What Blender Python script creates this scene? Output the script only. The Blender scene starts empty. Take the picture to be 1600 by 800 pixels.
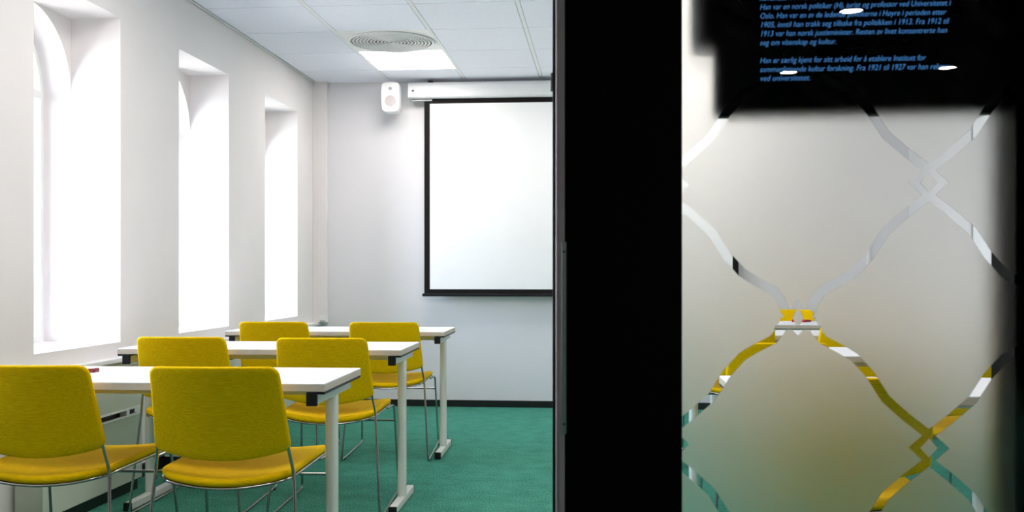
import bpy, bmesh, math, random
from mathutils import Vector, Matrix
from mathutils.geometry import delaunay_2d_cdt
random.seed(4)
scn = bpy.context.scene
C = scn.collection
PI = math.pi

# ------------------------------------------------------------------ materials
MATS = {}
def mat(name, col, rough=.5, metal=0., spec=.5, noise=None, bump=None, coat=0., emit=None, trans=0., ior=1.5):
    m = bpy.data.materials.new(name); m.use_nodes = True
    nt = m.node_tree; b = nt.nodes['Principled BSDF']
    b.inputs['Base Color'].default_value = (*col, 1)
    b.inputs['Roughness'].default_value = rough
    b.inputs['Metallic'].default_value = metal
    b.inputs['Specular IOR Level'].default_value = spec
    b.inputs['Coat Weight'].default_value = coat
    b.inputs['IOR'].default_value = ior
    b.inputs['Transmission Weight'].default_value = trans
    if emit:
        b.inputs['Emission Color'].default_value = (*emit[0], 1)
        b.inputs['Emission Strength'].default_value = emit[1]
    tc = nt.nodes.new('ShaderNodeTexCoord')
    if noise:
        sc_, amt = noise
        n = nt.nodes.new('ShaderNodeTexNoise'); n.inputs['Scale'].default_value = sc_
        n.inputs['Detail'].default_value = 5
        nt.links.new(tc.outputs['Object'], n.inputs['Vector'])
        r = nt.nodes.new('ShaderNodeMapRange')
        r.inputs['From Min'].default_value = .3; r.inputs['From Max'].default_value = .7
        r.inputs['To Min'].default_value = 1-amt; r.inputs['To Max'].default_value = 1+amt
        nt.links.new(n.outputs['Fac'], r.inputs['Value'])
        x = nt.nodes.new('ShaderNodeVectorMath'); x.operation = 'SCALE'
        x.inputs[0].default_value = col
        nt.links.new(r.outputs['Result'], x.inputs['Scale'])
        nt.links.new(x.outputs['Vector'], b.inputs['Base Color'])
    if bump:
        sc_, st = bump
        n = nt.nodes.new('ShaderNodeTexNoise'); n.inputs['Scale'].default_value = sc_
        nt.links.new(tc.outputs['Object'], n.inputs['Vector'])
        bp = nt.nodes.new('ShaderNodeBump'); bp.inputs['Strength'].default_value = st
        bp.inputs['Distance'].default_value = .002
        nt.links.new(n.outputs['Fac'], bp.inputs['Height'])
        nt.links.new(bp.outputs['Normal'], b.inputs['Normal'])
    MATS[name] = m
    return m

M_wall = mat('wall_paint', (.81, .775, .765), .75, noise=(3, .015), bump=(120, .08))
M_backwall = mat('back_wall_paint', (.745, .735, .755), .75, noise=(3, .012), bump=(120, .08))
M_tile = mat('ceiling_tile', (.81, .825, .90), .9, noise=(60, .02), bump=(400, .25))
M_grid = mat('ceiling_grid', (.78, .79, .79), .5)
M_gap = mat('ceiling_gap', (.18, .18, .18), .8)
M_white = mat('white_paint', (.84, .84, .83), .35, noise=(5, .01))
M_convector = mat('convector_reflected_green', (.58, .62, .52), .22, noise=(4, .03))  # white enamel, with the green carpet's reflection put into the colour
M_legwhite = mat('cream_steel', (.74, .75, .70), .35, noise=(8, .02))
M_top = mat('white_laminate', (.86, .855, .87), .35, noise=(20, .01))
M_edge = mat('beige_edge', (.56, .49, .41), .5, noise=(30, .05))
M_black = mat('black_plastic', (.006, .006, .008), .45, spec=.3)
M_blackpaint = mat('black_frame_paint', (.002, .002, .002), .6, spec=.06, noise=(10, .1))
M_base = mat('black_baseboard', (.006, .006, .007), .4, noise=(8, .1))
M_chrome = mat('chrome', (.42, .40, .385), .12, metal=1., noise=(30, .05))
M_alu = mat('mauve_aluminium', (.62, .52, .54), .45, metal=.15, noise=(20, .05))
M_steel = mat('brushed_steel', (.5, .5, .5), .35, metal=1., noise=(60, .1))
M_screenw = mat('projection_fabric', (.88, .885, .89), .8, noise=(4, .01))
M_screenb = mat('screen_border', (.012, .010, .010), .7, spec=.1, noise=(40, .1))
M_case = mat('screen_case', (.74, .75, .76), .4, noise=(5, .01))
M_spk = mat('speaker_white', (.86, .86, .86), .4, noise=(5, .01))
M_cone = mat('speaker_grille', (.46, .42, .42), .6, noise=(300, .15))
M_red = mat('dark_red_plastic', (.16, .003, .012), .15, coat=.4, noise=(20, .1))
M_bred = mat('bright_red_plastic', (.55, .01, .01), .25, noise=(20, .05))
M_paper = mat('paper', (.86, .86, .87), .7, noise=(20, .01))
M_pink = mat('pink_print', (.85, .52, .56), .7, noise=(60, .1))
M_corr = mat('dark_corridor', (.012, .012, .012), .9, spec=.05, noise=(5, .1))
M_monitor = mat('monitor_black', (.0012, .0012, .0014), .6, spec=.1, noise=(10, .1))
M_text = mat('blue_letters_added_glow', (.01, .03, .08), .5, emit=((.06, .25, .62), .46))  # printed letters; emission stands in for corridor light on them
M_lamp = mat('light_panel', (.9, .9, .9), .5, emit=((1, .93, .885), 8))
M_down = mat('downlight_lens', (.9, .9, .9), .5, emit=((1, .93, .92), 550))
M_inside = mat('dark_interior', (.02, .02, .02), .8, noise=(10, .1))
M_board = mat('whiteboard_enamel', (.72, .73, .74), .25, noise=(4, .01))

# carpet
m = bpy.data.materials.new('green_carpet'); m.use_nodes = True; nt = m.node_tree; b = nt.nodes['Principled BSDF']
tc = nt.nodes.new('ShaderNodeTexCoord')
n1 = nt.nodes.new('ShaderNodeTexNoise'); n1.inputs['Scale'].default_value = 190; n1.inputs['Detail'].default_value = 3
n2 = nt.nodes.new('ShaderNodeTexNoise'); n2.inputs['Scale'].default_value = 9; n2.inputs['Detail'].default_value = 4
mp = nt.nodes.new('ShaderNodeMapping'); mp.inputs['Scale'].default_value = (1, .35, 1)
nt.links.new(tc.outputs['Object'], mp.inputs['Vector']); nt.links.new(mp.outputs['Vector'], n1.inputs['Vector'])
nt.links.new(tc.outputs['Object'], n2.inputs['Vector'])
mx = nt.nodes.new('ShaderNodeMix'); mx.data_type = 'FLOAT'; mx.inputs[0].default_value = .18
nt.links.new(n1.outputs['Fac'], mx.inputs[2]); nt.links.new(n2.outputs['Fac'], mx.inputs[3])
cr = nt.nodes.new('ShaderNodeValToRGB')
cr.color_ramp.elements[0].position = .36; cr.color_ramp.elements[0].color = (.018, .125, .088, 1)
cr.color_ramp.elements[1].position = .66; cr.color_ramp.elements[1].color = (.095, .37, .26, 1)
nt.links.new(mx.outputs[0], cr.inputs['Fac']); nt.links.new(cr.outputs['Color'], b.inputs['Base Color'])
b.inputs['Roughness'].default_value = .95; b.inputs['Specular IOR Level'].default_value = .1
bp = nt.nodes.new('ShaderNodeBump'); bp.inputs['Strength'].default_value = .6; bp.inputs['Distance'].default_value = .004
nt.links.new(n1.outputs['Fac'], bp.inputs['Height']); nt.links.new(bp.outputs['Normal'], b.inputs['Normal'])
M_carpet = m

# yellow ribbed upholstery
def fabric(name, axis):
    m = bpy.data.materials.new(name); m.use_nodes = True; nt = m.node_tree; b = nt.nodes['Principled BSDF']
    tc = nt.nodes.new('ShaderNodeTexCoord')
    mp = nt.nodes.new('ShaderNodeMapping'); mp.inputs['Scale'].default_value = (14, 1, 1) if axis == 'Z' else (14, 1, 1)
    w = nt.nodes.new('ShaderNodeTexNoise'); w.inputs['Scale'].default_value = 1; w.inputs['Detail'].default_value = 2
    mp.inputs['Scale'].default_value = (28, 480, 480)
    nt.links.new(tc.outputs['Object'], mp.inputs['Vector']); nt.links.new(mp.outputs['Vector'], w.inputs['Vector'])
    cr = nt.nodes.new('ShaderNodeValToRGB')
    cr.color_ramp.elements[0].position = .33; cr.color_ramp.elements[0].color = (.74, .43, .0, 1)
    cr.color_ramp.elements[1].position = .62; cr.color_ramp.elements[1].color = (.90, .575, .002, 1)
    nt.links.new(w.outputs['Fac'], cr.inputs['Fac']); nt.links.new(cr.outputs['Color'], b.inputs['Base Color'])
    b.inputs['Roughness'].default_value = .85; b.inputs['Specular IOR Level'].default_value = .05
    b.inputs['Sheen Weight'].default_value = .02; b.inputs['Sheen Roughness'].default_value = .4
    bp = nt.nodes.new('ShaderNodeBump'); bp.inputs['Strength'].default_value = .35; bp.inputs['Distance'].default_value = .0015
    nt.links.new(w.outputs['Fac'], bp.inputs['Height']); nt.links.new(bp.outputs['Normal'], b.inputs['Normal'])
    return m
M_fabric = fabric('yellow_fabric', 'Z')

def clear_glass(name, tint=(1, 1, 1)):
    m = bpy.data.materials.new(name); m.use_nodes = True; nt = m.node_tree
    nt.nodes.remove(nt.nodes['Principled BSDF']); out = nt.nodes['Material Output']
    t = nt.nodes.new('ShaderNodeBsdfTransparent'); t.inputs['Color'].default_value = (*tint, 1)
    g = nt.nodes.new('ShaderNodeBsdfGlossy'); g.inputs['Roughness'].default_value = .0
    f = nt.nodes.new('ShaderNodeFresnel'); f.inputs['IOR'].default_value = 1.45
    mx = nt.nodes.new('ShaderNodeMixShader')
    nt.links.new(f.outputs[0], mx.inputs[0]); nt.links.new(t.outputs[0], mx.inputs[1]); nt.links.new(g.outputs[0], mx.inputs[2])
    nt.links.new(mx.outputs[0], out.inputs['Surface'])
    return m
M_winglass = clear_glass('window_glass')
M_pane = clear_glass('partition_glass', (.985, .99, .985))
def refr(name, rough):
    m = bpy.data.materials.new(name); m.use_nodes = True; nt = m.node_tree
    nt.nodes.remove(nt.nodes['Principled BSDF']); out = nt.nodes['Material Output']
    r = nt.nodes.new('ShaderNodeBsdfRefraction'); r.inputs['IOR'].default_value = 1.45; r.inputs['Roughness'].default_value = rough
    r.inputs['Color'].default_value = (1, .985, .965, 1)
    nt.links.new(r.outputs[0], out.inputs['Surface'])
    return m
M_film_s = refr('film_smooth_face', 0.0)
M_film_r = refr('film_frosted_face', .56)

# ------------------------------------------------------------------ helpers
def obj(name, bm, mats, parent=None, loc=(0, 0, 0), smooth=False, angle=None):
    me = bpy.data.meshes.new(name)
    bmesh.ops.recalc_face_normals(bm, faces=bm.faces)
    bm.to_mesh(me); bm.free()
    for mm in (mats if isinstance(mats, (list, tuple)) else [mats]): me.materials.append(mm)
    o = bpy.data.objects.new(name, me); C.objects.link(o); o.location = loc
    if parent: o.parent = parent
    if smooth:
        me.polygons.foreach_set('use_smooth', [True]*len(me.polygons))
        me.set_sharp_from_angle(angle=angle or math.radians(40))
    return o
def thing(name, label, cat, loc=(0, 0, 0), rz=0, group=None):
    o = bpy.data.objects.new(name, None); C.objects.link(o); o.empty_display_size = .1
    o.location = loc; o.rotation_euler = (0, 0, rz)
    return tag(o, label, cat, group)
def tag(o, label, cat, group=None):
    o['label'] = label; o['category'] = cat
    if group: o['group'] = group
    return o
def struct(o):
    o['kind'] = 'structure'; return o
def box(bm, x0, x1, y0, y1, z0, z1, bev=0, mi=0, seg=2):
    b2 = bmesh.new()
    vs = [b2.verts.new((x, y, z)) for x in (x0, x1) for y in (y0, y1) for z in (z0, z1)]
    for f in ((0, 1, 3, 2), (4, 6, 7, 5), (0, 4, 5, 1), (2, 3, 7, 6), (0, 2, 6, 4), (1, 5, 7, 3)):
        b2.faces.new([vs[i] for i in f])
    bmesh.ops.recalc_face_normals(b2, faces=b2.faces)
    if bev: bmesh.ops.bevel(b2, geom=b2.edges[:], offset=bev, segments=seg, profile=.5, affect='EDGES')
    merge(bm, b2, mi)
def merge(bm, b2, mi=0):
    mp = {}
    for v in b2.verts: mp[v] = bm.verts.new(v.co)
    for f in b2.faces:
        try:
            nf = bm.faces.new([mp[v] for v in f.verts]); nf.material_index = mi; nf.smooth = f.smooth
        except ValueError: pass
    b2.free()
def tube(bm, pts, r, closed=False, seg=10, mi=0, caps=True):
    pts = [Vector(p) for p in pts]; n = len(pts); rings = []
    up = None
    for i, p in enumerate(pts):
        a = pts[(i-1) % n] if (closed or i > 0) else p
        c = pts[(i+1) % n] if (closed or i < n-1) else p
        t = (c-a).normalized()
        if up is None:
            up = t.orthogonal().normalized()
        up = (up - t*up.dot(t)).normalized()
        s = t.cross(up)
        rings.append([bm.verts.new(p + (up*math.cos(k*2*PI/seg) + s*math.sin(k*2*PI/seg))*r) for k in range(seg)])
    rng = range(n if closed else n-1)
    for i in rng:
        A, B = rings[i], rings[(i+1) % n]
        off = 0
        if closed and i == n-1:
            off = min(range(seg), key=lambda o_: (A[0].co-B[o_].co).length)
        for k in range(seg):
            f = bm.faces.new((A[k], A[(k+1) % seg], B[(k+1+off) % seg], B[(k+off) % seg])); f.material_index = mi; f.smooth = True
    if not closed and caps:
        bm.faces.new(rings[0][::-1]); bm.faces.new(rings[-1])
def fillet(pts, r, n=6):
    pts = [Vector(p) for p in pts]; out = [pts[0]]
    for i in range(1, len(pts)-1):
        a, p, b = pts[i-1], pts[i], pts[i+1]
        d1, d2 = (a-p), (b-p)
        rr = min(r, d1.length*.45, d2.length*.45)
        s, e = p+d1.normalized()*rr, p+d2.normalized()*rr
        for k in range(n+1):
            t = k/n
            out.append(s*(1-t)**2 + p*2*t*(1-t) + e*t*t)
    out.append(pts[-1]); return out
def rrect(hw_bot, hw_top, y0, y1, r, bow0=0., bow1=0., n=8):
    """rounded quad outline in 2-D; bow0 pushes the y0 edge outwards in its middle"""
    cs = [(-hw_bot, y0), (hw_bot, y0), (hw_top, y1), (-hw_top, y1)]
    rs = r if isinstance(r, (list, tuple)) else [r]*4
    out = []
    for i in range(4):
        p = Vector(cs[i]); a = Vector(cs[i-1]); b = Vector(cs[(i+1) % 4])
        s = p + (a-p).normalized()*rs[i]; e = p + (b-p).normalized()*rs[i]
        for k in range(n+1):
            t = k/n; out.append(s*(1-t)**2 + p*2*t*(1-t) + e*t*t)
        for k in range(1, 14):
            t = k/14; e2 = e; nb = Vector(cs[(i+1) % 4]); s2 = nb + (p-nb).normalized()*rs[(i+1) % 4]
            out.append(e2.lerp(s2, t))
    res = []
    for v in out:
        x, y = v; hw = hw_bot + (hw_top-hw_bot)*(y-y0)/(y1-y0)
        u = max(-1, min(1, x/hw)); w = 1-u*u
        tt = (y-y0)/(y1-y0)
        res.append((x, y - bow0*w*(1-tt) + bow1*w*tt))
    return res
def cushion(bm, outline, fn, thick, edge=.4, rings=9, mi=0):
    """outline 2-D -> padded slab; fn(x, s, h) maps to 3-D with h the height along the normal"""
    cx = sum(p[0] for p in outline)/len(outline); cy = sum(p[1] for p in outline)/len(outline)
    n = len(outline)
    def ring(t, h): return [bm.verts.new(fn(cx+(p[0]-cx)*t, cy+(p[1]-cy)*t, h)) for p in outline]
    R = []
    for i in range(1, rings+1):
        R.append(ring(i/rings*.95, thick))
    for k in range(1, 8):
        a = k/8*PI
        R.append(ring(.95+.05*math.sin(a), thick/2+thick/2*math.cos(a)))
    for i in range(rings, 0, -1):
        R.append(ring(i/rings*.95, 0))
    top = bm.verts.new(fn(cx, cy, thick)); bot = bm.verts.new(fn(cx, cy, 0))
    for A, B in zip(R[:-1], R[1:]):
        for k in range(n):
            f = bm.faces.new((A[k], B[k], B[(k+1) % n], A[(k+1) % n])); f.smooth = True; f.material_index = mi
    for k in range(n):
        f = bm.faces.new((top, R[0][k], R[0][(k+1) % n])); f.smooth = True
        f = bm.faces.new((bot, R[-1][(k+1) % n], R[-1][k])); f.smooth = True
def cyl(bm, c, r, h, axis='Z', seg=32, mi=0, r2=None):
    r2 = r if r2 is None else r2
    A, B = [], []
    for k in range(seg):
        a = k*2*PI/seg; ca, sa = math.cos(a), math.sin(a)
        for L, rr, hh in ((A, r, 0), (B, r2, h)):
            if axis == 'Z': p = (c[0]+ca*rr, c[1]+sa*rr, c[2]+hh)
            elif axis == 'Y': p = (c[0]+ca*rr, c[1]+hh, c[2]+sa*rr)
            else: p = (c[0]+hh, c[1]+ca*rr, c[2]+sa*rr)
            L.append(bm.verts.new(p))
    for k in range(seg):
        f = bm.faces.new((A[k], A[(k+1) % seg], B[(k+1) % seg], B[k])); f.material_index = mi; f.smooth = True
    for L in (A[::-1], B):
        f = bm.faces.new(L); f.material_index = mi
def copy_tree(o, parent=None):
    c = o.copy(); C.objects.link(c); c.parent = parent
    for ch in list(o.children): copy_tree(ch, c)
    return c

# ------------------------------------------------------------------ room dimensions
XL, XR, YB, YF, ZC = -2.37, 2.40, 8.14, 1.56, 2.66
GY = 1.50                                   # the glass of the partition
# floor
bm = bmesh.new(); box(bm, -3.4, 4.2, -8.1, 8.4, -.1, 0); struct(obj('floor', bm, M_carpet))
# back wall, right wall
bm = bmesh.new(); box(bm, -2.9, 2.7, YB, YB+.2, 0, 3.0); struct(obj('wall_back', bm, M_backwall))
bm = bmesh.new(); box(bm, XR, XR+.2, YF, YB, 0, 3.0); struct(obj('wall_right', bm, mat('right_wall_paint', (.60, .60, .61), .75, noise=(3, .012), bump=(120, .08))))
# left wall with deep window niches, arched openings in the outer leaf
WIN = [(4.01+1.4475*k, 4.77+1.4475*k) for k in (-1, 0, 1, 2)]
SILL, HEAD, SPR = .755, 2.355, 1.975
XO, XG = -2.625, -2.79                       # outer leaf plane, glazing plane
def left_wall():
    bm = bmesh.new()
    ys = [YF] + [v for w in WIN for v in w] + [YB]
    # inner leaf in blocks: piers full height, below sill, above head (inner leaf XL..XO)
    for i in range(0, len(ys)-1, 2):
        box(bm, XO, XL, ys[i], ys[i+1], .665, 3.0)
    for a, b_ in WIN:
        box(bm, XO, XL, a, b_, .665, SILL)
        box(bm, XO, XL, a, b_, HEAD, 3.0)
    # recess under the ledge
    box(bm, XO, -2.47, YF, YB, 0, .665)
    # outer leaf with arches
    for i in range(0, len(ys)-1, 2):
        box(bm, XG-.06, XO, ys[i], ys[i+1], 0, 3.0)
    for a, b_ in WIN:
        box(bm, XG-.06, XO, a, b_, 0, SILL)
        box(bm, XG-.06, XO, a, b_, HEAD, 3.0)
        c = (a+b_)/2; r = (b_-a)/2; N = 28
        for sgn in (-1, 1):                 # spandrels
            poly = [(c+sgn*r*math.cos(k*PI/2/N), SPR+(HEAD-SPR)*math.sin(k*PI/2/N)) for k in range(N+1)]
            corner = (c+sgn*r, HEAD)
            for k in range(N):
                p, q = poly[k], poly[k+1]
                tri = [corner, p, q]
                A = [bm.verts.new((XO, y, z)) for y, z in tri]; B = [bm.verts.new((XG-.06, y, z)) for y, z in tri]
                bm.faces.new(A); bm.faces.new(B[::-1])
                f = bm.faces.new((A[1], A[2], B[2], B[1]))
    bmesh.ops.remove_doubles(bm, verts=bm.verts, dist=1e-5)
    return struct(obj('wall_left', bm, M_wall))
left_wall()
for k, (a, b_) in enumerate(WIN):
    c = (a+b_)/2; r = (b_-a)/2
    w = bpy.data.objects.new('window_%d' % (k+1), None); C.objects.link(w); w.location = (XG, c, SILL); struct(w)
    bm = bmesh.new()
    fw, fd = .026, .022
    # arched frame as a swept square section
    path = [(0, -r+.001, 0), (0, -r+.001, SPR-SILL)]
    N = 24
    pts_o = [(-r, 0), (-r, SPR-SILL)] + [(-r*math.cos(t*PI/N), (SPR-SILL)+(HEAD-SPR)*math.sin(t*PI/N)) for t in range(1, N)] + [(r, SPR-SILL), (r, 0)]
    ri = r-fw
    pts_i = [(-ri, fw), (-ri, SPR-SILL)] + [(-ri*math.cos(t*PI/N), (SPR-SILL)+(HEAD-SPR-fw)*math.sin(t*PI/N)) for t in range(1, N)] + [(ri, SPR-SILL), (ri, fw)]
    nn = len(pts_o)
    V = {}
    for nm, P in (('o', pts_o), ('i', pts_i)):
        for sx in (-fd, fd): V[nm, sx] = [bm.verts.new((sx, y, z)) for y, z in P]
    for j in range(nn):
        j2 = (j+1) % nn
        for sx in (-fd, fd): bm.faces.new((V['o', sx][j], V['o', sx][j2], V['i', sx][j2], V['i', sx][j]))
        for nm in 'oi': bm.faces.new((V[nm, -fd][j], V[nm, -fd][j2], V[nm, fd][j2], V[nm, fd][j]))
    box(bm, -fd, fd, -.02, .02, fw, HEAD-SILL-fw*.9)         # mullion
    box(bm, -fd, fd, -ri, ri, SPR-SILL-.02, SPR-SILL+.02)    # transom
    obj('window_frame', bm, M_white, w)
    bm = bmesh.new()
    g = [bm.verts.new((0, y, z)) for y, z in pts_i]; bm.faces.new(g)
    obj('window_pane', bm, M_winglass, w)
    bm = bmesh.new(); tube(bm, fillet([(.03, .03, .05), (.06, .03, .05), (.06, .03, .14)], .01), .007); obj('window_handle', bm, M_steel, w, smooth=True)
    L = bpy.data.lights.new('daylight', 'AREA'); L.shape = 'RECTANGLE'; L.size = 2*r; L.size_y = HEAD-SILL
    L.cycles.is_portal = True
    lo = bpy.data.objects.new('daylight_portal', L); C.objects.link(lo)
    lo.location = (XG-.07, c, (SILL+HEAD)/2); lo.rotation_euler = (PI/2, 0, -PI/2)   # faces +X
# front wall of the room (the partition): pieces either side of the door and glass
bm = bmesh.new()
box(bm, XO, -1.14, GY-.02, YF, 0, 3.0); box(bm, .66, 4.1, GY-.02, YF, 0, 3.0); box(bm, -1.14, .66, GY-.02, YF, 2.25, 3.0)
struct(obj('wall_front', bm, M_corr))
bm = bmesh.new()
box(bm, XL, -1.14, YF, YF+.03, .0, 3.0); box(bm, .70, XR, YF, YF+.03, 0, 3.0); box(bm, -1.14, .70, YF, YF+.03, 2.27, 3.0)
struct(obj('wall_front_lining', bm, mat('front_lining_dimmed', (.42, .41, .40), .75, noise=(3, .012))))  # room side of the partition, grey darkened to cut bounce onto the chairs
# corridor enclosure
bm = bmesh.new()
box(bm, -3.3, -3.1, -8, GY-.02, 0, 3.0); struct(obj('wall_corridor_left', bm, M_corr))
bm = bmesh.new(); box(bm, 4.0, 4.2, -8, GY-.02, 0, 3.0); struct(obj('wall_corridor_right', bm, M_corr))
bm = bmesh.new(); box(bm, -3.3, 4.2, -8.1, -7.9, 0, 3.0); struct(obj('wall_corridor_rear', bm, M_corr))
bm = bmesh.new(); box(bm, -3.3, 4.2, -8.1, GY-.02, ZC-.01, ZC+.1); struct(obj('ceiling_corridor', bm, M_corr))

# ceiling : tiles in a grid of T bars
bm = bmesh.new()
box(bm, XL-.02, XR+.02, YF-.02, YB+.02, ZC+.012, ZC+.05, mi=1)
P = .622
gx = [-1.11+P*k for k in range(-3, 7)]; gy = [7.015+P*k for k in range(-9, 3)]
LAMPS = [(-1.11-P, 7.015), (-1.11+2*P, 7.015), (-1.11-P, 7.015-5*P), (-1.11+2*P, 7.015-5*P), (-1.11-P, 7.015-8*P), (-1.11+2*P, 7.015-8*P)]  # only the first is in view; the others are unseen, added for fill
VENT = (-1.11-P, 7.015-P)
def isl(x, y): return any(abs(x-a) < .05 and abs(y-c) < .05 for a, c in LAMPS+[VENT])
for x in gx:
    for y in gy:
        x0, x1 = max(x+.014, XL+.022), min(x+P-.014, XR-.022); y0, y1 = max(y+.005, YF+.02), min(y+P-.005, YB-.022)
        if x1-x0 < .03 or y1-y0 < .03 or isl(x, y): continue
        box(bm, x0, x1, y0, y1, ZC, ZC+.012, bev=.003, mi=0, seg=1)
for x in gx:
    if XL+.05 < x < XR-.05: box(bm, x-.0115, x+.0115, YF, YB, ZC+.001, ZC+.02, mi=2)
# edge angle along the walls; dark strip painted in as left shadow gap
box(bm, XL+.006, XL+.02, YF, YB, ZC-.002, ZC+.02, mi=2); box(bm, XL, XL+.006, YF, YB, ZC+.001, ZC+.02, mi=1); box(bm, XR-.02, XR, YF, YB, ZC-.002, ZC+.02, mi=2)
box(bm, XL+.02, XR-.02, YB-.02, YB, ZC-.002, ZC+.02, mi=2)
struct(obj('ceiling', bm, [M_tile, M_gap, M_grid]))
# light panels, one in view and the rest added unseen
def lamp(x, y, label):
    t = thing('ceiling_light', label, 'ceiling light', (x+P/2, y+P/2, ZC), 0, 'square ceiling light panels')
    h = P/2-.014
    bm = bmesh.new(); box(bm, -h, h, -h, h, -.001, .011, bev=.001, seg=1); obj('diffuser', bm, M_lamp, t)
    bm = bmesh.new()
    for a in ((-h, -h+.006, -h, h), (h-.006, h, -h, h), (-h, h, -h, -h+.006), (-h, h, h-.006, h)): box(bm, *a, -.004, .0)
    obj('lamp_frame', bm, M_grid, t)
LL = ['glowing square ceiling panel behind the round air vent', 'added glowing ceiling panel, unseen behind the black monitor',
      'added glowing ceiling panel, unseen, over the nearest left desk', 'added glowing ceiling panel, unseen, over the nearest right desk',
      'added glowing ceiling panel, unseen, nearest the doorway on the window side', 'added glowing ceiling panel, unseen, nearest the doorway above the frosted glass']
for (x, y), l in zip(LAMPS, LL): lamp(x, y, l)
# round perforated vent
t = thing('ceiling_vent', 'round perforated white air vent in a square ceiling plate', 'air vent', (VENT[0]+P/2, VENT[1]+P/2, ZC))
h = P/2-.005
bm = bmesh.new(); box(bm, -h, h, -h, h, .002, .012, bev=.001, seg=1); obj('vent_plate', bm, M_white, t)
bm = bmesh.new(); cyl(bm, (0, 0, -.002), .283, .004, seg=64); obj('vent_backing', bm, mat('vent_dark', (.10, .105, .12), .8, noise=(10, .05)), t)
bm = bmesh.new()
def torus(bm, R, r, z, seg=64, s2=6, flat=.5):
    ring = []
    for i in range(seg):
        a = i*2*PI/seg
        ring.append([bm.verts.new(((R+r*math.cos(k*2*PI/s2))*math.cos(a), (R+r*math.cos(k*2*PI/s2))*math.sin(a), z+flat*r*math.sin(k*2*PI/s2))) for k in range(s2)])
    for i in range(seg):
        A, B = ring[i], ring[(i+1) % seg]
        for k in range(s2): bm.faces.new((A[k], A[(k+1) % s2], B[(k+1) % s2], B[k])).smooth = True
for i in range(12): torus(bm, .022+i*.0235, .0058, -.005)
for k in range(48):
    a = k*2*PI/48
    r0 = .02 if k % 12 == 0 else (.07 if k % 6 == 0 else (.12 if k % 3 == 0 else .17))
    tube(bm, [(r0*math.cos(a), r0*math.sin(a), -.005), (.28*math.cos(a), .28*math.sin(a), -.005)], .0018, seg=4)
obj('vent_grille', bm, M_white, t)
bm = bmesh.new(); torus(bm, .285, .008, -.004, flat=.8); obj('vent_rim', bm, M_white, t)

# baseboards, ledge, corner casing
bm = bmesh.new(); box(bm, XL+.1, XR, YB-.014, YB, 0, .055, bev=.002); struct(obj('baseboard_back', bm, M_base))
bm = bmesh.new(); box(bm, XR-.014, XR, YF, YB-.014, 0, .055, bev=.002); struct(obj('baseboard_right', bm, M_base))
bm = bmesh.new(); box(bm, -2.47, -2.456, YF, YB, 0, .07, bev=.002); struct(obj('baseboard_left', bm, M_base))
bm = bmesh.new(); box(bm, -2.47, -2.315, YF, YB, .663, .685, bev=.003); struct(obj('trim_1', bm, M_white))
bm = bmesh.new(); box(bm, XL, XL+.112, YB-.06, YB, 0.685, ZC, bev=.004); box(bm, XL+.05, XL+.056, YB-.063, YB-.06, .69, ZC)
struct(obj('trim_2', bm, M_wall))
bm = bmesh.new(); box(bm, 2.08, 2.1, YB-.012, YB, .06, ZC); struct(obj('trim_3', bm, M_wall))

# convectors under the windows
for k, (a, b_) in enumerate(WIN[1:]):
    lab = ['pale enamel convector cabinet under the nearest window', 'pale enamel convector cabinet under the middle window',
           'pale enamel convector cabinet under the window nearest the corner'][k]
    a2, b2 = a+.0, b_+.15
    L_ = b2-a2
    t = thing('convector', lab, 'radiator', (-2.40, a2, 0), 0, 'convector cabinets under the windows')
    D0, D1 = -.055, .065                    # local x: wall side, face (-2.335)
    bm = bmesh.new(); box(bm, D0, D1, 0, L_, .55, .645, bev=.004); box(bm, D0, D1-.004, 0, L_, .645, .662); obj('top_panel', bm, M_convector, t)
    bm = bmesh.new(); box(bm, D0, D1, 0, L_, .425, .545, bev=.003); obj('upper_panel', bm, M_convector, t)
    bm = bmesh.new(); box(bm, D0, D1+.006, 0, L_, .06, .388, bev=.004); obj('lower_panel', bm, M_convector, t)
    bm = bmesh.new(); box(bm, D0, D1-.03, .01, L_-.01, .385, .43); box(bm, D0, D1-.006, .01, L_-.01, .54, .552); obj('outlet_slot', bm, M_black, t)
    bm = bmesh.new(); box(bm, D1-.03, D1+.008, L_-.17, L_-.14, .386, .427, bev=.002); box(bm, D1-.006, D1+.009, 0, L_, .419, .426)
    box(bm, D1-.006, D1+.009, 0, L_, .386, .392); obj('slot_trim', bm, M_white, t)
    bm = bmesh.new(); box(bm, D0, D1-.02, .0, L_, 0, .06); obj('plinth', bm, M_base, t)

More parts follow.
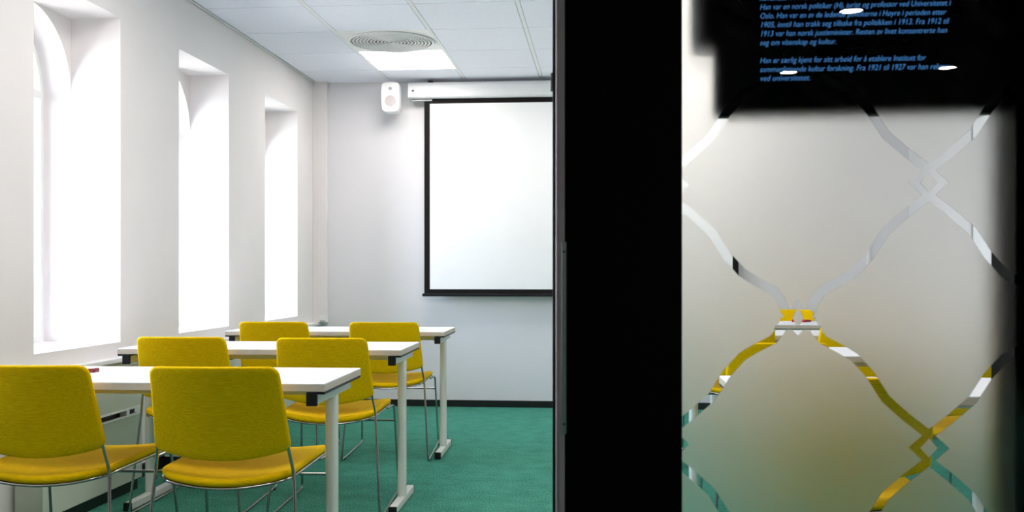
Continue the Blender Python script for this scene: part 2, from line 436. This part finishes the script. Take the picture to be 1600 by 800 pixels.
# ------------------------------------------------------------------ stacking chair
def make_chair():
    t = thing('stacking_chair', 'x', 'chair')
    # seat
    so = rrect(.215, .222, .055, .575, (.07, .07, .06, .06), bow0=.03, bow1=.01)
    def sf(x, y, h):
        u = x/.225; v = (y-.05)/.52
        z = .456 - .004*v - .030*(1-u*u)*(1-.55*v) - .02*max(0, (v-.9)/.1)**2*.4
        return (x, y, z+h)
    bm = bmesh.new(); cushion(bm, so, sf, .026); obj('seat', bm, M_fabric, t, smooth=True, angle=PI)
    # back
    bo = rrect(.217, .200, .544, .812, (.022, .022, .032, .032), bow0=.036, bow1=.001)
    def yb(z): 
        v = (z-.55)/.26
        return .040 - .075*v - .012*v*v
    def bf(x, z, h):
        u = x/.212
        return (x, yb(z) - .030*(1-u*u) + h, z)
    bm = bmesh.new(); cushion(bm, bo, bf, .024); obj('backrest', bm, M_fabric, t, smooth=True, angle=PI)
    # rim rod under the seat
    bm = bmesh.new()
    n = len(so); cy = .31
    rim = [sf(p[0]*.985, cy+(p[1]-cy)*.985, -.004) for p in so]
    tube(bm, rim, .0048, closed=True); obj('seat_rim', bm, M_chrome, t, smooth=True)
    # thin black shell under the seat
    bm = bmesh.new(); cushion(bm, [(p[0]*.95, cy+(p[1]-cy)*.95) for p in so], lambda x, y, h: tuple(Vector(sf(x, y, 0))+Vector((0, 0, h-.008))), .0075)
    obj('seat_shell', bm, M_black, t, smooth=True)
    for s in (-1, 1):
        bm = bmesh.new()
        path = fillet([(s*.188, yb(.66)+.010, .66), (s*.204, yb(.57)+.010, .57), (s*.221, .066, .463), (s*.252, 0, .0065), (s*.246, .635, .0065), (s*.232, .560, .440), (s*.214, .45, .438)], .03)
        tube(bm, path, .0056); obj('sled_leg', bm, M_chrome, t, smooth=True)
        for y in (.06, .56):
            bm = bmesh.new(); box(bm, s*.25-.007, s*.25+.007, y, y+.03, .0, .010, bev=.002); obj('foot_glide', bm, M_black, t)
    bm = bmesh.new()
    tube(bm, [(-.237, .578, .36), (.237, .578, .36)], .0052); obj('stretcher', bm, M_chrome, t, smooth=True)
    return t
chair0 = make_chair()
R = math.radians
CH = [  # x centre, y of rear feet, rot, label
 (-1.185, 3.015, 3.0, 'yellow fabric chair nearest the camera, its back seen whole, at the front left desk', 'l'),
 (-1.788, 3.01, 3.0, 'yellow chair cut off by the left edge of the photo', 'l'),
 (-1.228, 4.35, 3.5, 'yellow chair at the middle left desk, on its aisle side', 'l'),
 (-1.87, 4.36, 3.0, 'yellow chair at the middle left desk, on its window side', 'l'),
 (-1.254, 5.73, 3.5, 'yellow chair at the farthest left desk, on its aisle side, below the projection screen', 'l'),
 (-1.903, 5.72, 3.0, 'yellow chair at the farthest left desk, on its window side', 'l'),
 (.708, 2.875, 0.5, 'yellow chair behind the frosted glass, nearest of those seen through its clear lines', 'r'),
 (.718, 4.22, 0.5, 'yellow chair behind the frosted glass, aisle side of the second right desk', 'r'),
 (1.37, 4.22, 0.0, 'yellow chair behind the frosted glass, wall side of the second right desk', 'r'),
 (.735, 5.60, 0.0, 'yellow chair behind the frosted glass, aisle side of the third right desk', 'r'),
 (1.375, 5.60, 0.0, 'yellow chair behind the frosted glass, wall side of the third right desk', 'r'),
 (1.40, 7.80, 180., 'yellow chair facing the camera behind the teacher desk, seen through the clear pattern', 'r'),
]
for i, (x, y, a, lab, sd) in enumerate(CH):
    o = chair0 if i == 0 else copy_tree(chair0)
    o.location = (x, y, 0); o.rotation_euler = (0, 0, R(a))
    tag(o, lab, 'chair', 'yellow chairs at the left desks' if sd == 'l' else 'yellow chairs behind the frosted glass')

# ------------------------------------------------------------------ desks
def make_desk(W=1.31, D=.52, H=.75):
    t = thing('desk', 'x', 'desk')
    w, d = W/2, D/2
    bm = bmesh.new(); box(bm, -w, w, -d, d, H-.004, H, bev=.001, mi=0, seg=1); box(bm, -w, w, -d, d, H-.0255, H-.004, bev=.001, mi=1, seg=1)
    obj('desk_top', bm, [M_top, M_edge], t)
    for s in (-1, 1):
        X = s*(w-.041)
        bm = bmesh.new(); box(bm, min(s*w, s*(w-.056)), max(s*w, s*(w-.056)), -d+.002, d-.002, H-.034, H-.0258, bev=.001, seg=1); obj('edge_strip', bm, M_black, t)
        lg = None
        bm = bmesh.new()
        box(bm, X-.016, X+.016, -d+.008, d-.05, H-.068, H-.034, bev=.004)
        lg = obj('leg_beam', bm, M_legwhite, t)
        bm = bmesh.new(); box(bm, X-.0175, X+.0175, -d-.003, -d+.012, H-.071, H-.026, bev=.003); obj('beam_cap', bm, M_black, lg)
        bm = bmesh.new()                                        # oval column
        N = 24; A, B = [], []
        for k in range(N):
            a = k*2*PI/N
            px = math.copysign(abs(math.cos(a))**.7, math.cos(a))*.0195; py = math.copysign(abs(math.sin(a))**.7, math.sin(a))*.03
            A.append(bm.verts.new((X+px, py, .038))); B.append(bm.verts.new((X+px, py, H-.066)))
        for k in range(N): bm.faces.new((A[k], A[(k+1) % N], B[(k+1) % N], B[k])).smooth = True
        bm.faces.new(A[::-1]); bm.faces.new(B)
        obj('column', bm, M_legwhite, t, smooth=True)
        bm = bmesh.new(); box(bm, X-.018, X+.018, -.245, .235, .004, .041, bev=.005); ft = obj('foot', bm, M_legwhite, t)
        for ya, yb_ in ((-.25, -.235), (.228, .24)):
            bm = bmesh.new(); box(bm, X-.019, X+.019, ya, yb_, .003, .042, bev=.004); obj('foot_cap', bm, M_black, ft)
        for yc in (-.215, .205):
            bm = bmesh.new(); cyl(bm, (X, yc, 0), .012, .005, seg=12); obj('foot_glide', bm, M_black, ft)
    bm = bmesh.new(); box(bm, -w+.056, w-.056, -.02, .02, H-.066, H-.0265, bev=.002); obj('cross_beam', bm, M_legwhite, t)
    return t
desk0 = make_desk()
DK = [
 (-.872-.655, 3.328, 1.2, 'white desk nearest the camera on the left, with the red case and paper on it', 'white desks in the left row'),
 (-.905-.655, 4.69, 1.2, 'white desk in the middle of the left row', 'white desks in the left row'),
 (-.925-.655, 6.06, 1.2, 'white desk farthest back in the left row', 'white desks in the left row'),
 (1.05, 3.19, .3, 'white desk behind the frosted glass, nearest of the right row', 'white desks behind the frosted glass'),
 (1.02, 4.55, .3, 'white desk behind the frosted glass, second of the right row', 'white desks behind the frosted glass'),
 (1.03, 5.93, .3, 'white desk behind the frosted glass, third of the right row', 'white desks behind the frosted glass'),
 (1.38, 7.06, .0, 'white teacher desk near the back wall with red pens on it', 'white desks behind the frosted glass'),
]
for i, (x, y, a, lab, g) in enumerate(DK):
    o = desk0 if i == 0 else copy_tree(desk0)
    o.location = (x, y, 0); o.rotation_euler = (0, 0, R(a)); tag(o, lab, 'desk', g)

# things on the desks
def spectacles_case(name, x, y, z, rz, L, label, cat, m):
    bm = bmesh.new()
    o_ = rrect(L*.46, L*.5, -.020, .020, .008)
    cushion(bm, o_, lambda a, b, h: (a, b, h), .015, rings=4)
    o = obj(name, bm, m, None, (x, y, z), smooth=True); o.rotation_euler = (0, 0, rz)
    return tag(o, label, cat)
spectacles_case('glasses_case', -1.808, 3.35, .7503, .06, .12, 'dark red glossy case lying on the nearest left desk beside a sheet of paper', 'case', M_red)
bm = bmesh.new(); box(bm, -.105, .105, -.1485*.8, .1485*.8, 0, .0006, mi=0)
for q in ((-.02, .09, .075, .092), (-.02, .07, .050, .056)): box(bm, *q, .0006, .0008, mi=1)
o = obj('paper_sheet', bm, [M_paper, M_pink], None, (-1.70, 3.32, .7502)); o.rotation_euler = (0, 0, -.35)
tag(o, 'white sheet of paper with pink print on the nearest left desk', 'paper')
def pen(x, y, rz, L, label):
    t = thing('marker_pen', label, 'pen', (x, y, .7503), rz, 'red pens on the teacher desk')
    bm = bmesh.new(); cyl(bm, (-L/2, 0, .009), .009, L*.68, 'X', 14); obj('pen_barrel', bm, M_bred, t, smooth=True)
    bm = bmesh.new(); cyl(bm, (L*.18, 0, .0095), .0095, L*.32, 'X', 14, r2=.007); obj('pen_cap', bm, M_red, t, smooth=True)
pen(1.385, 7.16, -.25, .13, 'red marker pen lying left of the other on the teacher desk')
pen(1.535, 7.10, .1, .11, 'red marker pen lying right of the other on the teacher desk')

# ------------------------------------------------------------------ projection screen
Y0 = YB-.105
t = thing('projection_screen', 'white roll-down projection screen with a black border on the back wall', 'projection screen', (0, Y0, 2.5))
bm = bmesh.new()
prof = [(-.06, -.0), (-.06, .085), (-.045, .112), (.06, .112), (.06, .0), (.05, -.012), (-.045, -.012)]
A = [bm.verts.new((-1.551, y, z+.012)) for y, z in prof]; B = [bm.verts.new((1.19, y, z+.012)) for y, z in prof]
bm.faces.new(A); bm.faces.new(B[::-1])
for k in range(len(prof)): bm.faces.new((A[k], A[(k+1) % len(prof)], B[(k+1) % len(prof)], B[k]))
bmesh.ops.bevel(bm, geom=bm.edges[:], offset=.003, segments=2, affect='EDGES')
cs = obj('screen_case', bm, M_case, t)
for s, x in ((-1, -1.551), (1, 1.19)):
    bm = bmesh.new(); box(bm, min(x, x+s*.008), max(x, x+s*.008), -.055, .055, .004, .118, bev=.003); obj('end_cap', bm, M_white, cs)
bm = bmesh.new(); box(bm, -1.524, -1.508, -.0625, -.058, .050, .063, bev=.001); obj('motor_switch', bm, M_black, cs)
bm = bmesh.new(); cyl(bm, (-1.53, 0, -.012), .011, .16, 'X', 16); obj('roller_end', bm, M_steel, cs, smooth=True)
x0, x1, z0, z1 = -1.434, 1.068, .925-2.5, .012
bm = bmesh.new()
for q in ((x0, x0+.046, z0, z1), (x1-.046, x1, z0, z1), (x0+.046, x1-.046, z1-.052, z1), (x0+.046, x1-.046, z0, z0+.036)):
    box(bm, q[0], q[1], -.002, .0, q[2], q[3])
obj('black_border', bm, M_screenb, t)
bm = bmesh.new(); box(bm, x0+.046, x1-.046, -.0015, .0, z0+.036, z1-.052); obj('white_fabric', bm, M_screenw, t)
bm = bmesh.new(); box(bm, x0-.016, x1+.016, -.012, .012, z0-.022, z0+.002, bev=.005); obj('bottom_bar', bm, M_black, t)
bm = bmesh.new(); box(bm, -1.40, -1.36, -.04, .105, .105, .14); box(bm, 1.0, 1.04, -.04, .105, .105, .14); obj('mount_bracket', bm, M_black, t)

# loudspeaker
t = thing('loudspeaker', 'small white loudspeaker mounted high on the back wall beside the screen case', 'loudspeaker', (-1.688, YB-.16, 2.385))
bm = bmesh.new()
so = rrect(.068, .072, 0, .233, .028, n=6, bow0=.006, bow1=.006)
def bf2(x, z, h): 
    w_ = 1+.09*math.sin(max(0, min(1, z/.233))*PI)
    k = 1-.08*(h/.13)
    return (x*w_*k, h-.065, z)
cushion(bm, so, bf2, .13, rings=5); obj('cabinet', bm, M_spk, t, smooth=True, angle=R(50))
bm = bmesh.new(); cyl(bm, (0, -.0685, .083), .045, .004, 'Y', 40); ob = obj('woofer', bm, M_cone, t, smooth=True)
bm = bmesh.new(); cyl(bm, (0, -.0685, .182), .0135, .004, 'Y', 28); obj('tweeter', bm, mat('tweeter_grey', (.36, .37, .40), .4, noise=(100, .1)), t, smooth=True)
bm = bmesh.new(); cyl(bm, (.038, -.067, .022), .004, .003, 'Y', 12); obj('indicator', bm, M_steel, t)
bm = bmesh.new(); box(bm, -.02, .02, .06, .162, .12, .16, bev=.004); box(bm, -.035, .035, .152, .160, .08, .2, bev=.002); obj('wall_bracket', bm, M_spk, t)

# power outlet on the ledge corner, cable trunk
t = thing('power_outlet', 'small white socket on the corner casing above the ledge', 'power outlet', (XL+.085, YB-.062, .715))
bm = bmesh.new(); box(bm, -.03, .03, -.012, 0, -.025, .025, bev=.003); obj('outlet_plate', bm, M_white, t)
bm = bmesh.new(); 
for x in (-.016, -.003, .012): cyl(bm, (x, -.0135, -.016), .004, .002, 'Y', 10)
obj('outlet_holes', bm, M_black, t)
# whiteboard on the right wall
t = thing('whiteboard', 'whiteboard on the right wall, seen only through the clear lines', 'whiteboard', (XR, 6.0, 1.5))
bm = bmesh.new(); box(bm, -.018, -.004, -.72, .72, -.58, .58); obj('board_surface', bm, M_board, t)
bm = bmesh.new()
for q in ((-.74, -.72, -.6, .6), (.72, .74, -.6, .6), (-.72, .72, -.6, -.58), (-.72, .72, .58, .6)): box(bm, -.024, -.002, *q)
obj('board_frame', bm, M_steel, t)
bm = bmesh.new(); box(bm, -.08, -.02, -.5, .5, -.6, -.585, bev=.002); obj('pen_tray', bm, M_steel, t)

# ------------------------------------------------------------------ partition : door post, glass, film, monitor
# wide black post between the doorway and the glass, with profiled stop
bm = bmesh.new(); box(bm, -.0555, .1165, GY-.012, GY+.05, 0, 2.25, bev=.002); box(bm, -.045, .108, GY+.05, GY+.11, 0, 2.25, bev=.002)
struct(obj('trim_4', bm, M_blackpaint))
bm = bmesh.new(); tube(bm, [(-.0655, GY+.03, 0), (-.0655, GY+.03, 2.25)], .0052, seg=16); box(bm, -.063, -.0545, GY-.010, GY+.034, 0, 2.25)
struct(obj('trim_5', bm, M_alu, smooth=True))
bm = bmesh.new(); box(bm, -.0765, -.0655, GY+.05, GY+.062, 0, 2.25, bev=.002)
struct(obj('trim_6', bm, M_black))
t = thing('strike_plate', 'thin grey metal strike plate on the edge of the black door post', 'strike plate', (-.0555, GY-.013, .86))
bm = bmesh.new(); box(bm, -.0045, .0028, 0, .014, 0, .285, bev=.001); obj('plate', bm, M_steel, t)
bm = bmesh.new(); cyl(bm, (-.0008, -.0012, .27), .0017, .002, 'Y', 10); cyl(bm, (-.0008, -.0012, .015), .0017, .002, 'Y', 10); obj('screw', bm, M_black, t)
bm = bmesh.new(); cyl(bm, (-.0755, GY+.056, 1.38), .004, .028, 'Z', 12)
tag(obj('rubber_stop', bm, M_black, None, smooth=True), 'tiny black rubber buffer on the door post level with the screen case', 'door stop')
# left door jamb, lintel, right post
bm = bmesh.new(); box(bm, -1.14, -1.05, GY-.012, GY+.11, 0, 2.25); box(bm, -1.05, .66, GY-.012, GY+.11, 2.18, 2.25); struct(obj('trim_7', bm, M_blackpaint))
bm = bmesh.new(); box(bm, .606, .66, GY-.012, GY-.001, 0, 2.18); box(bm, .597, .66, GY+.0205, GY+.11, 0, 2.18, bev=.002); box(bm, .1165, .606, GY-.012, GY+.02, 0, .12)
struct(obj('trim_8', bm, M_blackpaint))
# glass
gx0, gx1, gz0, gz1 = .1165, .625, .12, 2.18
pn = thing('glass_panel', 'tall glass panel with frosted film and clear lattice lines beside the black post', 'glass panel', ((gx0+gx1)/2, GY, gz0))
ox, oz = (gx0+gx1)/2, gz0
bm = bmesh.new(); v = [bm.verts.new((x-ox, 0, z-oz)) for x, z in ((gx0, gz0), (gx1, gz0), (gx1, gz1), (gx0, gz1))]; bm.faces.new(v)
obj('glass_pane', bm, M_pane, pn)
# lattice of clear lines, in metres on the glass
AX, AZ, PX, PZ = .4715, 1.2295, .3715, .3845
k = .939/1000*1.0
Pc = [(0, 20), (-34, 47), (-65, 75), (-88, 112), (-112, 139), (-133, 152), (-160, 166), (-171, 180), (-179, 199)]
SW = .0133/2
strips = []
def quadstrip(pts, w):
    pts = [Vector(p) for p in pts]; L = []; Rr = []
    for i, p in enumerate(pts):
        d1 = (p-pts[i-1]).normalized() if i else None
        d2 = (pts[i+1]-p).normalized() if i < len(pts)-1 else None
        if d1 is None: nrm = Vector((-d2.y, d2.x)); sc_ = 1
        elif d2 is None: nrm = Vector((-d1.y, d1.x)); sc_ = 1
        else:
            nrm = (Vector((-d1.y, d1.x))+Vector((-d2.y, d2.x))).normalized(); sc_ = 1/max(.6, nrm.dot(Vector((-d1.y, d1.x))))
        L.append(p+nrm*w*sc_); Rr.append(p-nrm*w*sc_)
    return L + Rr[::-1]
polys = []; rings = []; shapes = []
for i in range(-2, 3):
    for j in range(-4, 5):
        nx, nz = AX+i*PX, AZ+j*PZ
        if not (gx0-.3 < nx < gx1+.3 and gz0-.3 < nz < gz1+.3): continue
        for sx in (-1, 1):
            for sz in (-1, 1):
                pts = [(nx+sx*(-p[0])*k*-1, nz+sz*p[1]*k) for p in Pc]
                polys.append(quadstrip(pts, SW))
        # lattice knot: a clear diamond ring round a small frosted diamond
        K = .000955
        a, b_ = .0287, .0265; a2, b2_ = .0122, .0142
        rings.append(([Vector(q) for q in ((nx, nz+b_), (nx+a, nz), (nx, nz-b_), (nx-a, nz))], [Vector(q) for q in ((nx, nz+b2_), (nx+a2, nz), (nx, nz-b2_), (nx-a2, nz))]))
        # crown knot half a period away
        cx_, cz_ = nx-PX/2, nz-PZ/2-.004
        for sh in (((-10, -11), (0, -28), (10, -11)), ((-29, -14), (-2, -14), (-8, 1), (-2, 13), (-33, 16), (-20, 2)), ((29, -14), (2, -14), (8, 1), (2, 13), (33, 16), (20, 2)),
                   ((-34, 11), (34, 11), (36, 19), (-36, 19)), ((-9, 18), (9, 18), (0, 28))):
            shapes.append([Vector((cx_+q[0]*K, cz_-q[1]*K)) for q in sh])
# clip polygons to the pane by intersection test in the CDT itself
import itertools
verts = []; faces = []
def addpoly(P_):
    s = len(verts); verts.extend(Vector(p) for p in P_); faces.append(list(range(s, s+len(P_))))
fx0, fx1, fz0, fz1 = gx0, gx1-.001, gz0, gz1
addpoly([(fx0, fz0), (fx1, fz0), (fx1, fz1), (fx0, fz1)])
for P_ in polys:
    if any(fx0-.02 < p.x < fx1+.02 and fz0-.02 < p.y < fz1+.02 for p in P_):
        # break each strip into quads so that every input face is simple
        n = len(P_)//2
        for q in range(n-1):
            Q = [P_[q], P_[q+1], P_[-q-2], P_[-q-1]]
            addpoly(Q)
near = lambda P_: any(fx0-.02 < p.x < fx1+.02 and fz0-.02 < p.y < fz1+.02 for p in P_)
rings = [r_ for r_ in rings if near(r_[0])]; shapes = [P_ for P_ in shapes if near(P_)]
nq = len(faces)
for r_ in rings: addpoly(r_[0]); addpoly(r_[1])
for P_ in shapes: addpoly(P_)
edges_ = [(f[i], f[(i+1) % len(f)]) for f in faces for i in range(len(f))]
ov, oe, of, _, _, orig = delaunay_2d_cdt(verts, edges_, [], 0, 1e-6)
quads = [[verts[i] for i in f] for f in faces[1:nq]] + shapes
def inside(c, Q):
    r_ = False
    for i in range(len(Q)):
        a_, b_ = Q[i], Q[i-1]
        if (a_.y > c.y) != (b_.y > c.y) and c.x < (b_.x-a_.x)*(c.y-a_.y)/(b_.y-a_.y)+a_.x: r_ = not r_
    return r_
bm = bmesh.new()
F = [bm.verts.new((v.x-ox, .0, v.y-oz)) for v in ov]
for f in of:
    c = Vector((sum(ov[i].x for i in f)/len(f), sum(ov[i].y for i in f)/len(f)))
    if not (fx0 < c.x < fx1 and fz0 < c.y < fz1): continue
    if any(inside(c, Q) for Q in quads) and not any(inside(c, r_[1]) for r_ in rings): continue
    if any(inside(c, r_[0]) and not inside(c, r_[1]) for r_ in rings): continue
    try: bm.faces.new([F[i] for i in f])
    except ValueError: pass
bmesh.ops.delete(bm, geom=[v for v in bm.verts if not v.link_faces], context='VERTS')
for f in bm.faces:
    if f.calc_center_median and f.normal.y > 0: f.normal_flip()
bm.normal_update()
for f in bm.faces:
    if f.normal.y > 0: f.normal_flip()
front = bm.faces[:]
ret = bmesh.ops.extrude_face_region(bm, geom=front, use_keep_orig=True)
vs_ = [g for g in ret['geom'] if isinstance(g, bmesh.types.BMVert)]
for v in vs_: v.co.y += .0009
bm.normal_update()
me = bpy.data.meshes.new('frosted_film')
bmesh.ops.recalc_face_normals(bm, faces=bm.faces)
bm.normal_update()
for f in bm.faces:
    f.material_index = 1 if (abs(f.normal.y) > .5 and f.calc_center_median().y > .0005) else 0
bm.to_mesh(me); bm.free(); me.materials.append(M_film_s); me.materials.append(M_film_r)
fo = bpy.data.objects.new('frosted_film', me); C.objects.link(fo); fo.parent = pn; fo.location = (0, .004, 0)
# printed lettering on the corridor side of the glass; glow added so it shows
LINES = [('Fredrik Stang (juni 1867', 1.5005, .299), ('november 1941 i Oslo.', None, .3205), ('Han var en norsk politiker (H), jurist og professor ved Universitetet i', None, .5000),
 ('Oslo. Han var en av de ledende politikerne i Høyre i perioden etter', None, .4935), ('1905, inntil han trakk seg tilbake fra politikken i 1913. Fra 1912 til', None, .4975),
 ('1913 var han norsk justisminister. Resten av livet konsentrerte han', None, .4945), ('seg om vitenskap og kultur.', None, .3385), None,
 ('Han er særlig kjent for sitt arbeid for å etablere Institutt for', None, .4650), ('sammenlignende kultur forskning. Fra 1921 til 1927 var han rektor', None, .4975), ('ved universitetet.', None, .3015)]
txt = thing('lettering_added_glow', 'ten lines of blue slanted text in front of the black monitor, with added glow', 'lettering', (.2295, GY-.003, 1.3))
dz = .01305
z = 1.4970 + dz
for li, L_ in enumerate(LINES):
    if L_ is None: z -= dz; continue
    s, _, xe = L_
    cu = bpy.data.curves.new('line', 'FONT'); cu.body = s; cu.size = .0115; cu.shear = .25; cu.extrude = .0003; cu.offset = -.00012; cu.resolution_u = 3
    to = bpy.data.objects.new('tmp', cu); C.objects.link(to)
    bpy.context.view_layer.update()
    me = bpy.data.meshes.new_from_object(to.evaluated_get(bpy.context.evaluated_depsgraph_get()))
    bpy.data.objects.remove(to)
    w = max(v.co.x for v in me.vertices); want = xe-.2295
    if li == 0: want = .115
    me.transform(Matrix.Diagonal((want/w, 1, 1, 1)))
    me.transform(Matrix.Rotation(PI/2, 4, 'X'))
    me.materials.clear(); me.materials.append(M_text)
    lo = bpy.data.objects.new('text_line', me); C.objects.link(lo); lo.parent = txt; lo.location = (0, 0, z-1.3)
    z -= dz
# monitor behind the glass
t = thing('wall_monitor', 'black monitor hanging behind the top of the frosted glass', 'monitor', (.384, GY+.08, 1.337))
bm = bmesh.new(); box(bm, -.217, .217, -.03, .0, 0, .72, bev=.004); obj('screen_housing', bm, M_monitor, t)
bm = bmesh.new(); box(bm, -.19, .19, -.0315, -.030, .02, .70); obj('screen_face', bm, M_monitor, t)
bm = bmesh.new(); box(bm, -.248, -.18, 0, .045, .105, .60, bev=.01); obj('cable_box', bm, M_monitor, t)
bm = bmesh.new(); box(bm, -.06, .06, .0, .05, .62, .845); box(bm, .19, .232, -.02, .03, .1, .66); obj('hanger', bm, M_blackpaint, t)

# corridor downlights, mirrored in the glass
for (x, y), l in zip(((1.468, -3.106), (1.435, -4.935), (2.60, -4.869)), ('round corridor downlight mirrored highest in the glass', 'round corridor downlight mirrored at the left in the glass', 'round corridor downlight mirrored at the right in the glass')):
    t = thing('downlight', l, 'downlight', (x, y, ZC-.01), 0, 'round corridor downlights')
    bm = bmesh.new(); cyl(bm, (0, 0, -.004), .064, .004, seg=40); obj('lens', bm, M_down, t)
    bm = bmesh.new(); torus(bm, .07, .006, -.003, flat=.8); obj('rim', bm, M_steel, t, smooth=True)

# ------------------------------------------------------------------ daylight, camera
w = bpy.data.worlds.new('World'); scn.world = w; w.use_nodes = True
nt = w.node_tree; bg = nt.nodes['Background']
tc = nt.nodes.new('ShaderNodeTexCoord'); sp = nt.nodes.new('ShaderNodeSeparateXYZ'); cr = nt.nodes.new('ShaderNodeValToRGB')
nt.links.new(tc.outputs['Generated'], sp.inputs[0])
mr = nt.nodes.new('ShaderNodeMapRange'); mr.inputs['From Min'].default_value = -1; nt.links.new(sp.outputs['Z'], mr.inputs['Value']); nt.links.new(mr.outputs['Result'], cr.inputs['Fac'])
cr.color_ramp.elements[0].position = .44; cr.color_ramp.elements[0].color = (.50, .50, .49, 1)
cr.color_ramp.elements[1].position = .52; cr.color_ramp.elements[1].color = (.86, .92, 1.0, 1)
e = cr.color_ramp.elements.new(.72); e.color = (.38, .53, .84, 1)
e = cr.color_ramp.elements.new(1.0); e.color = (.30, .46, .78, 1)
nt.links.new(cr.outputs['Color'], bg.inputs['Color'])
bg.inputs['Strength'].default_value = 12

cam = bpy.data.cameras.new('cam'); co = bpy.data.objects.new('camera', cam); C.objects.link(co); scn.camera = co
F_PX = 1570
cam.sensor_width = 36; cam.lens = 36*F_PX/1600; cam.shift_y = 25/1600
co.location = (0, 0, 1.10); co.rotation_euler = (PI/2, 0, math.atan(141/F_PX))
cam.dof.use_dof = True; cam.dof.focus_distance = 4.0; cam.dof.aperture_fstop = 9
cam.clip_start = .01
scn.view_settings.view_transform = 'Standard'; scn.view_settings.look = 'None'
scn.view_settings.gamma = 1; scn.view_settings.exposure = 0.82; scn.view_settings.use_curve_mapping = False
cy = scn.cycles
cy.use_denoising = True; cy.max_bounces = 16; cy.diffuse_bounces = 8; cy.transmission_bounces = 12; cy.transparent_max_bounces = 16
cy.caustics_refractive = True; cy.sample_clamp_indirect = 8
